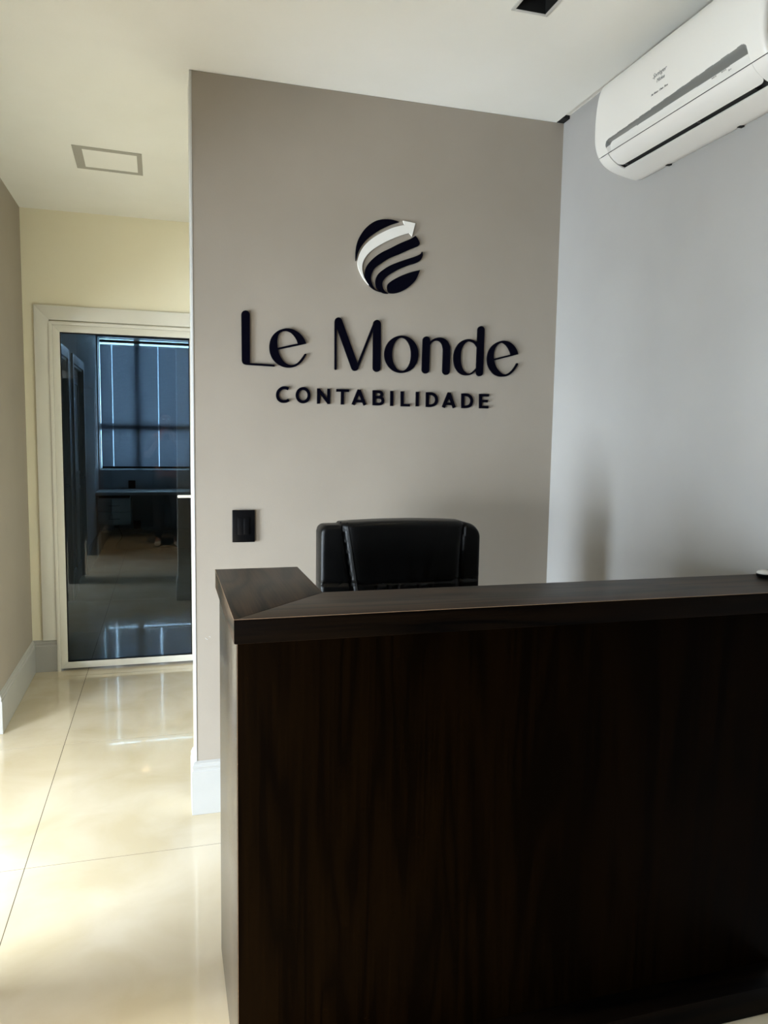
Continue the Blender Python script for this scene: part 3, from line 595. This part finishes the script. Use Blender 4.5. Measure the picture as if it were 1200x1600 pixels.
# lower housing: two side strips and the belly behind the slit
ysL = lin_(FY1+.0015, Y1-.016, 6)+lin_(Y1-.015, Y1, 8); ysR = lin_(Y0, Y0+.015, 8)+lin_(Y0+.016, FY0-.0015, 6)
shell('lower_housing', lambda y: S_SEAM+.0012, lambda y: S_SLIT1+.0005, ysL, 24, lambda s, y: end_round(y), m_plastic)
shell('lower_housing', lambda y: S_SEAM+.0012, lambda y: S_SLIT1+.0005, ysR, 24, lambda s, y: end_round(y), m_plastic)
yb = lin_(Y0, Y0+.016, 8)+lin_(Y0+.017, Y1-.017, 40)+lin_(Y1-.016, Y1, 8)
shell('lower_housing', lambda y: S_SLIT1, lambda y: TOT-.001, yb, 24, lambda s, y: end_round(y), m_plastic)
# air flap with a rounded lower corner
def flap_end(y):
    r = .022; dy = min(y-FY0, FY1-y); e_ = S_SLIT0
    return e_-(0 if dy > r else (r-math.sqrt(max(0, r*r-(r-dy)**2)))*.9)
shell('air_flap', lambda y: S_SEAM+.0012, flap_end, lin_(FY0+.001, FY0+.024, 12)+lin_(FY0+.026, FY1-.026, 40)+lin_(FY1-.024, FY1-.001, 12), 20, lambda s, y: .0018, m_plastic)
# black sheet standing for the outlet's shade, and louvres inside the slit
sh = shell('outlet_shade', lambda y: S_SLIT0-.012, lambda y: S_SLIT1+.002, lin_(FY0+.05, FY1-.003, 40), 4, lambda s, y: .0075, m_void, th=.002)
for k in range(2):
    y = FY0+.05+.36*(k+.6); p, nn = prof((S_SLIT0+S_SLIT1)/2); q = p+nn*INW*.004
    box('louvre', q.x-.006, q.x+.006, y, y+.002, q.y-.002, q.y+.004, m_plastic2, ac)
for y in (2.23, 1.905):
    box('screw_cover', 1.588, 1.6035, y-.006, y+.006, 2.3955, 2.3995, m_void, ac)

def text(name, s, size, loc, slant, m_, parent, xscale=1.0, ext=.0002):
    """flat print on a face looking to -X; reads towards -Y"""
    c = bpy.data.curves.new(name, 'FONT'); c.body = s; c.size = size; c.shear = slant; c.extrude = ext; c.resolution_u = 2
    t = bpy.data.objects.new(name, c); COL.objects.link(t)
    dg = bpy.context.evaluated_depsgraph_get(); me = bpy.data.meshes.new_from_object(t.evaluated_get(dg)); bpy.data.objects.remove(t)
    off = parent_off(parent)
    for v in me.vertices:
        x, y, z = v.co; Z = loc[2]+y
        # follow the casing surface at this height
        sx = min(((abs(pz-Z), px) for px, pz in pf[100:300]))[1]
        v.co = Vector((sx-.0006-z, loc[1]-x*xscale, Z))-off
    me.materials.clear()
    return link(name, me, m_, parent)
text('print_logo', 'Springer', .019, (0, 2.079, 2.575), .35, m_ink, ac)
text('print_logo', 'Midea', .016, (0, 2.058, 2.556), .2, m_ink, ac)
text('print_slogan', 'Air Vision  Clean  Flow', .0085, (0, 2.081, 2.5265), .15, m_ink2, ac, .98)
def text_low(s, size, y, z):
    o = text('print_marks', s, size, (0, y, z), .0, m_ink2, ac)
    for v in o.data.vertices: v.co.x += .0055
text_low('INVERTER', .0042, 1.830, 2.4712); text_low('Wi-Fi R-32', .0042, 1.793, 2.4715); text_low('A++', .006, 1.768, 2.4655)

# ================================================================ CEILING FIXTURES
dl = empty('square_downlight', (1.09, 2.195, H), 'square recessed ceiling downlight with a black interior, switched off', 'downlight')
def square_light(e, x0, x1, y0, y1, m_in, m_face, fx, fy, lamps):
    mb = MB(); t = .0055
    for a, b, c, d in ((x0-t*2, x0, y0-t*2, y1+t*2), (x1, x1+t*2, y0-t*2, y1+t*2), (x0, x1, y0-t*2, y0), (x0, x1, y1, y1+t*2)): mb.box(a, b, c, d, H-.004, H-.0002)
    mb.build('trim_frame', m_white, e, bevel=.001)
    mb = MB()
    for a, b, c, d in ((x0+.0005, x0+.002, y0+.002, y1-.002), (x1-.002, x1-.0005, y0+.002, y1-.002), (x0+.0005, x1-.0005, y0+.0005, y0+.002), (x0+.0005, x1-.0005, y1-.002, y1-.0005)): mb.box(a, b, c, d, H-.003, H+.084)
    mb.box(x0+.002, x1-.002, y0+.002, y1-.002, H+.08, H+.084)
    mb.build('recess_box', m_in, e)
    for lx, ly in lamps:
        MB().lathe([(0, .030), (.034, .030), (.040, .034), (.046, .050), (.046, .058), (0, .058)], (lx, ly, H), 28).build('lamp', m_face, e, smooth=True)
square_light(dl, *DL, m_void, m_lamp_off, 0, 0, [((DL[0]+DL[1])/2-.001, (DL[2]+DL[3])/2-.004)])
dl2 = empty('twin_downlight', (-.275, .21, H), 'lit twin ceiling downlight behind and above the visitor', 'downlight')
square_light(dl2, *DL2, m_plastic, m_lamp_on, 0, 0, [(-.275, .175), (-.275, .248)])
for ly in (.175, .248):
    l = bpy.data.lights.new('downlight_bulb', 'SPOT'); l.energy = 120; l.color = (1, .74, .44); l.spot_size = 1.2; l.spot_blend = .6; l.shadow_soft_size = .03
    o = bpy.data.objects.new('downlight_bulb', l); COL.objects.link(o); o.location = (-.275, ly, H-.01); o.parent = dl2; o.location = Vector(o.location)-dl2.location
# rectangular flush panel light in the hall ceiling
pl = empty('flush_ceiling_panel', (-.243, 4.035, H), 'rectangular flush panel with a grey border in the hall ceiling', 'ceiling panel')
q_ = [(-.393, 3.872), (-.087, 3.892), (-.089, 4.205), (-.399, 4.190)]; r_ = [(-.352, 3.908), (-.110, 3.922), (-.112, 4.168), (-.357, 4.158)]
mb = MB()
v = [(x, y, z) for z in (H-.0025, H-.0002) for x, y in (*q_, *r_)]; f = []
for i in range(4):
    j = (i+1) % 4; f += [(i, j, 4+j, 4+i), (8+i, 12+i, 12+j, 8+j), (i, 8+i, 8+j, j), (4+i, 4+j, 12+j, 12+i)]
mb.add(v, f).build('border', m_patch, pl)
MB().prism(r_, H-.0018, H-.0002, lambda u, v_, t: (u, v_, t)).build('cover', m_ceil, pl)

# ================================================================ OFFICE CHAIR
CXX, CYY = .775, 2.42
ch = empty('office_chair', (CXX, CYY-.2, 0), 'black leather office chair with a high piped backrest behind the counter', 'chair')
CW, CZ0, CZ1 = .573, .56, 1.206
def back_surface():
    nx, nz = 88, 100; v = []; f = []
    def half(u): return .5*CW
    def topz(u):            # u in -1..1: gentle arch, rounded shoulders
        a = abs(u); z = CZ1-.003*a*a
        if a < .75: z += .006+.005*(1-(a/.75)**2)
        r = .024 if u < 0 else .058
        k_ = r/(CW/2)
        if a > 1-k_:
            t = (a-(1-k_))/k_; z -= r*(1-math.sqrt(max(0, 1-t*t)))
        return z
    def xl_of(z): return .745+.04*((CZ1-z)/.2) if False else None
    def seam(z, side):      # half-position of the piping line
        t = (CZ1-z)/.20
        return (-.745+.11*min(1.15, t)) if side < 0 else (.765-.04*min(1.15, t)-.012*math.sin(math.pi*min(1, t)))
    def front(u, z):
        a = abs(u); y = 0
        y -= .030*(1-a**2.2)*0 - .022*a*a            # side bolsters curve forward
        e = min(1-a, 1)*CW/2; t = topz(u)-z
        r = .016
        for q in (e, t, z-CZ0):
            if q < r: y += r-math.sqrt(max(0, r*r-(r-q)**2))
        for sd in (-1, 1):
            s_ = seam(z, sd); d = (u-s_)*CW/2
            y += .010*math.exp(-(d/.006)**2)
            if (d > 0) == (sd < 0): y -= .007*(1-math.exp(-(d/.02)**2))
        # band seam and pleats under it
        d = z-1.008; inside = seam(z, -1) < u < seam(z, 1)
        y += .008*math.exp(-(d/.0045)**2)
        if inside:
            if z < 1.008:
                for k, pu in enumerate((-.34, -.22, -.13, -.04, .06, .17, .33)):
                    y += .007*math.exp(-((u-pu-.02*math.sin((z-1)*60+k))*CW/2/.004)**2)*min(1, (1.008-z)/.012)
            else:
                for pu, sl in ((.20, .10), (.32, .16), (.02, -.05)):
                    w_ = math.exp(-((u-pu-sl*(z-1.02)/.15)*CW/2/.009)**2); y -= .0035*w_*math.exp(-(z-1.02)/.12)
        y -= .05*math.exp(-((z-.68)/.14)**2)*(1-a**3)*.6
        return y
    for j in range(nz+1):
        for i in range(nx+1):
            u = -1+2*i/nx; u = math.copysign(abs(u)**.85, u) if u else 0
            z = CZ0+(topz(u)-CZ0)*(j/nz)**.8
            v.append((CXX+u*CW/2, CYY+front(u, z), z))
    m0 = len(v)
    for j in range(nz+1):
        for i in range(nx+1):
            x, y, z = v[j*(nx+1)+i]; u = (x-CXX)/(CW/2); e = min(CW/2*(1-abs(u)), topz(u)-z, z-CZ0); r = .018
            v.append((x, CYY+.105-(r-math.sqrt(max(0, r*r-(r-max(0, e))**2)) if e < r else 0)-.0, z))
    k = nx+1
    for j in range(nz):
        for i in range(nx):
            a = j*k+i; f += [(a, a+1, a+k+1, a+k), (m0+a, m0+a+k, m0+a+k+1, m0+a+1)]
    for i in range(nx): f += [(i, m0+i, m0+i+1, i+1), (nz*k+i, nz*k+i+1, m0+nz*k+i+1, m0+nz*k+i)]
    for j in range(nz): f += [(j*k, (j+1)*k, m0+(j+1)*k, m0+j*k), (j*k+nx, m0+j*k+nx, m0+(j+1)*k+nx, (j+1)*k+nx)]
    MB().add(v, f).build('backrest', m_leather, ch, smooth=True)
    for sd in (-1, 1):
        for dd in ((0, .017) if sd < 0 else (0,)):
            pts = []
            for q in range(40):
                z = topz(seam(CZ1, sd))+.001-(CZ1-.62)*q/39; u = seam(z, sd)+dd*2/CW*(1 if sd < 0 else -1)
                pts.append((CXX+u*CW/2, CYY+front(u, min(z, topz(u)-.0005))-.0012+(.010 if not dd else 0.002), z))
            MB().tube(pts, .0026, 8).build('piping', m_leather, ch, smooth=True)
back_surface()
MB().box(CXX-.26, CXX+.26, CYY-.46, CYY+.04, .44, .55).build('seat', m_leather, ch, bevel=.045, seg=5)
for sx in (-1, 1):
    x = CXX+sx*.285
    MB().tube([(x, CYY-.06, .47), (x, CYY-.04, .62), (x, CYY-.08, .68), (x, CYY-.34, .68), (x, CYY-.39, .63), (x, CYY-.36, .48), (CXX+sx*.23, CYY-.34, .45)], .018, 12).build('armrest', m_black, ch, smooth=True)
MB().lathe([(0, .09), (.03, .09), (.03, .26), (.022, .26), (.022, .44), (0, .44)], (CXX, CYY-.22, 0), 20).build('gas_column', m_black, ch, smooth=True)
box('tilt_mechanism', CXX-.09, CXX+.09, CYY-.34, CYY-.08, .405, .445, m_black, ch, bevel=.008)
for k in range(5):
    a = 2*math.pi*k/5+.3; c_, s_ = math.cos(a), math.sin(a); bx, by = CXX, CYY-.22
    MB().tube([(bx+c_*.02, by+s_*.02, .115), (bx+c_*.15, by+s_*.15, .10), (bx+c_*.27, by+s_*.27, .075)], [.028, .022, .015], 10).build('base_leg', m_black, ch, smooth=True)
    wx, wy = bx+c_*.27, by+s_*.27
    MB().tube([(wx-s_*.022, wy+c_*.022, .0275), (wx+s_*.022, wy-c_*.022, .0275)], .0265, 16).build('caster', m_black, ch)

# ================================================================ OFFICE BEYOND THE GLASS DOOR
bl = empty('venetian_blind', ((WX0+WX1)/2, YF+.04, 1.04), 'grey horizontal slat blind lowered over the office window', 'blind')
BX0, BX1 = -.762, 1.135
box('headrail', BX0-.004, BX1, YF+.02, YF+.055, 2.605, 2.640, m_rail, bl, bevel=.002)
box('bottom_rail', BX0, BX1, YF+.025, YF+.05, 1.036, 1.060, m_black, bl, bevel=.002)
cords = (-.622, -.068, .42, .98); NS = 84; SP = (2.572-1.068)/(NS-1)
tilt = math.radians(63); dy, dz = .0128*math.cos(tilt), .0128*math.sin(tilt)
mb = MB(); xs = [BX0]
for c in cords: xs += [c-.0065, c+.0065]
xs.append(BX1)
th = .0005
def slatpart(x0, x1, t0, t1):
    # room side low, slightly crowned
    q = []
    for t in ((t0, t1) if t1-t0 < .8 else (t0, 0, t1)): q.append((t*dy, t*dz, .0012*(1-t*t)))
    v = [(x, y-n_*dz/.0128+s*th, z+n_*dy/.0128) for x in (x0, x1) for s in (0, 1) for y, z, n_ in q]; k = len(q); f = []
    for i in range(k-1): f += [(i, i+1, 2*k+i+1, 2*k+i), (k+i, 3*k+i, 3*k+i+1, k+i+1)]
    mb.add(v, f)
for a, b in zip(xs[::2], xs[1::2]): slatpart(a, b, -1, 1)
for a, b in zip(xs[1:-1:2], xs[2:-1:2]): slatpart(a, b, -1, -.35); slatpart(a, b, .35, 1)
sme = bpy.data.meshes.new('slat'); sme.from_pydata(mb.v, [], mb.f); sme.materials.append(m_slat)
bo = parent_off(bl)
for k in range(NS):
    o = bpy.data.objects.new('slat', sme); COL.objects.link(o); o.parent = bl; o.location = Vector((0, YF+.0375, 1.068+SP*k))-bo
for c in cords:
    MB().tube([(c+.011, YF+.024, 1.06), (c+.011, YF+.024, 2.61)], .0007, 5).build('lift_cord', m_plastic2, bl)

dk = empty('office_desk', (.35, 9.9, .70), 'white wall-mounted desk top under the office window', 'desk')
box('desk_top', XW+.002, 1.9, 9.62, YF-.001, .735, .775, m_white, dk, bevel=.002)
box('desk_support', 1.60, 1.63, 9.66, YF-.02, .003, .735, m_white, dk, bevel=.002)
dw = empty('drawer_unit', (-.59, 9.86, .37), 'white two-drawer unit hanging under the left end of the office desk', 'drawer unit')
box('cabinet_body', -.785, -.404, 9.665, 10.12, .372, .700, m_white, dw, bevel=.002)
box('mounting_rail', -.77, -.42, 9.70, 10.10, .700, .734, m_void, dw)
for z0, z1 in ((.536, .694), (.376, .532)):
    dr = box('drawer', -.783, -.406, 9.646, 9.664, z0, z1, m_white, dw, bevel=.0015)
    zc = (z0+z1)/2-.004
    MB().tube([(-.655, 9.647, zc), (-.655, 9.622, zc), (-.535, 9.622, zc), (-.535, 9.647, zc)], .004, 8).build('handle', m_plastic2, dr)
for nm, lab, x0, x1, z0, z1 in (('wall_socket', 'black socket plate on the wall above the office desk', -.449, -.364, .782, .884),
                                ('wall_socket', 'black socket plate low on the wall right of the drawer unit', -.394, -.305, .262, .366)):
    e = empty(nm, ((x0+x1)/2, YF, z0), lab, 'socket')
    box('cover', x0, x1, YF-.010, YF-.0005, z0, z1, m_black, e, bevel=.002)
    box('insert', x0+.02, x1-.02, YF-.012, YF-.0095, z0+.02, z1-.02, m_black, e, bevel=.001)
pg = empty('power_plug', (-.59, YF, .28), 'black plug with a dangling cable under the drawer unit', 'plug')
box('plug_body', -.625, -.565, YF-.045, YF-.0005, .285, .345, m_black, pg, bevel=.004)
MB().tube(catmull([(-.585, YF-.03, .285), (-.555, YF-.035, .235), (-.535, YF-.04, .165), (-.565, YF-.04, .115), (-.60, YF-.05, .07), (-.605, YF-.07, .035)], 6), .004, 8).build('cable', m_black, pg, smooth=True)

# ================================================================ THE PHOTOGRAPHER (seen only as a reflection in the glass door)
m_skin = noise_mat('skin', lin(120,84,64), lin(132,94,72), nscale=12, rough=0.5)
m_shirt = noise_mat('dark_grey_shirt', lin(42,44,52), lin(52,54,62), nscale=20, rough=0.85)
m_trous = noise_mat('charcoal_trousers', lin(30,30,34), lin(38,38,42), nscale=20, rough=0.85)
m_shoe = mat('white_shoe', lin(215,212,205), .5)
m_hair = mat('black_hair', (.008, .007, .006), .6)
px_, py_ = .02, -.42
pn = empty('person', (px_, py_, 0), 'person in dark shirt and white shoes holding a phone, mirrored in glass door', 'person')
def skin(name, pts, edges, radii, m_, root=0, sub=2):
    me = bpy.data.meshes.new(name); me.from_pydata([Vector(p) for p in pts], edges, [])
    o = bpy.data.objects.new(name, me); COL.objects.link(o); me.materials.append(m_)
    md = o.modifiers.new('skin', 'SKIN'); md.use_smooth_shade = True
    for i, r in enumerate(radii):
        d = me.skin_vertices[0].data[i]; d.radius = r if isinstance(r, tuple) else (r, r); d.use_root = (i == root)
    sb = o.modifiers.new('subdivision', 'SUBSURF'); sb.levels = sub; sb.render_levels = sub
    dg = bpy.context.evaluated_depsgraph_get(); me2 = bpy.data.meshes.new_from_object(o.evaluated_get(dg))
    bpy.data.objects.remove(o); me2.name = name
    for p in me2.polygons: p.use_smooth = True
    r_ = bpy.data.objects.new(name, me2); COL.objects.link(r_); r_.parent = pn
    return r_
def chain(n, s=0): return [(i, i+1) for i in range(s, s+n-1)]
# one continuous body; coordinates relative to the feet, +y is the facing direction
B = [(0,0,.98), (0,.0,1.12), (0,-.01,1.28), (0,-.02,1.42), (0,-.01,1.52), (0,.015,1.60), (0,.03,1.68), (0,.03,1.74)]
BR = [(.16,.115), (.145,.105), (.17,.115), (.175,.10), (.062,.062), (.062,.065), (.078,.092), (.055,.065)]
E_ = chain(8)
def limb(start, pts, rr):
    k = len(B)
    for i, (p, r) in enumerate(zip(pts, rr)):
        B.append(p); BR.append(r); E_.append((start if i == 0 else k+i-1, k+i))
for sx in (-1, 1):
    limb(0, [(sx*.10,.0,.90), (sx*.11,.02,.50), (sx*.115,-.01,.10), (sx*.12,.03,.055), (sx*.13,.13,.04)], [.088, .058, .040, .042, .036])
    limb(3, [(sx*.19,-.02,1.41), (sx*.25,.06,1.17), (sx*.12,.30,1.36), (sx*.085,.335,1.40)], [.055, .043, .031, .026])
skin('body', B, E_, BR, m_skin)
# clothes
SB = [(0,0,.93), (0,.0,1.12), (0,-.01,1.28), (0,-.02,1.42), (0,-.015,1.485)]; SE = chain(5); SR = [(.172,.128), (.158,.118), (.183,.128), (.188,.113), (.085,.08)]
for sx in (-1, 1):
    k = len(SB); SB += [(sx*.19,-.02,1.41), (sx*.24,.04,1.22)]; SR += [.070, .062]; SE += [(3, k), (k, k+1)]
skin('shirt', SB, SE, SR, m_shirt)
TB = [(0,0,1.0), (0,0,.94)]; TE = [(0,1)]; TR = [(.165,.122), (.17,.125)]
for sx in (-1, 1):
    k = len(TB); TB += [(sx*.10,.0,.86), (sx*.11,.02,.50), (sx*.115,-.005,.10)]; TR += [.102, .075, .062]; TE += [(1, k), (k, k+1), (k+1, k+2)]
skin('trousers', TB, TE, TR, m_trous)
for sx in (-1, 1):
    skin('shoe', [(sx*.118,-.045,.042), (sx*.12,.03,.048), (sx*.128,.12,.038), (sx*.132,.175,.032)], chain(4), [(.04,.04), (.044,.046), (.045,.034), (.036,.026)], m_shoe)
skin('hair', [(0,-.02,1.66), (0,-.01,1.72), (0,.035,1.765)], chain(3), [(.078,.075), (.086,.08), (.068,.04)], m_hair, sub=3)
# hands: palm, four unequal fingers and a thumb curled round the phone
for sx in (-1, 1):
    hx, hy, hz_ = sx*.078, .345, 1.405
    P_ = [(hx, hy-.01, hz_-.01), (hx, hy+.02, hz_+.03)]; R_ = [.026, .030]; Ed = [(0, 1)]
    for q, ln in enumerate((.058, .066, .062, .050)):
        z = hz_+.055-q*.020; k = len(P_)
        P_ += [(hx+sx*.004, hy+.035, z), (hx+sx*.002-sx*0, hy+.052, z+.006), (hx-sx*.022, hy+.058, z+.010), (hx-sx*(.022+ln*.42), hy+.052, z+.012)]
        R_ += [.0095, .009, .0085, .007]; Ed += [(1, k), (k, k+1), (k+1, k+2), (k+2, k+3)]
    k = len(P_); P_ += [(hx-sx*.012, hy+.004, hz_+.035), (hx-sx*.030, hy+.010, hz_+.062), (hx-sx*.040, hy+.016, hz_+.082)]; R_ += [.0125, .0105, .0085]; Ed += [(0, k), (k, k+1), (k+1, k+2)]
    skin('hand', P_, Ed, R_, m_skin)
# face features on the head
def blob(name, c, r, m_):
    prof_ = [(max(0, r[0]*math.sin(math.pi*i/10)), -r[2]*math.cos(math.pi*i/10)) for i in range(11)]
    mb = MB().lathe(prof_, (0, 0, 0), 16); mb.v = [(x+c[0]+px_, y*r[1]/r[0]+c[1]+py_, z+c[2]) for x, y, z in mb.v]
    return mb.build(name, m_, pn, smooth=True)
for sx in (-1, 1):
    blob('eye', (sx*.031, .108, 1.672), (.013, .010, .008), m_shoe); blob('ear', (sx*.080, .022, 1.662), (.010, .020, .032), m_skin)
blob('nose', (0, .124, 1.648), (.013, .018, .024), m_skin); blob('mouth', (0, .112, 1.612), (.026, .009, .007), mat('lips', lin(120,66,58), .5))
ph = box('smartphone', px_-.078, px_+.078, py_+.372, py_+.380, 1.405, 1.481, m_black, bevel=.003)
tag(ph, 'black smartphone held up sideways by the person mirrored in glass door', 'phone')
# two curved flecks of bare white filler low on the lettered wall
for pts in ([(.1430, .709), (.1455, .7055), (.1490, .7025), (.1525, .7018)], [(.1570, .7135), (.1600, .7120), (.1630, .7098)]):
    MB().tube([(x, D-.0006, z) for x, z in pts], .0009, 6).build('paint_chip', m_white, wb)
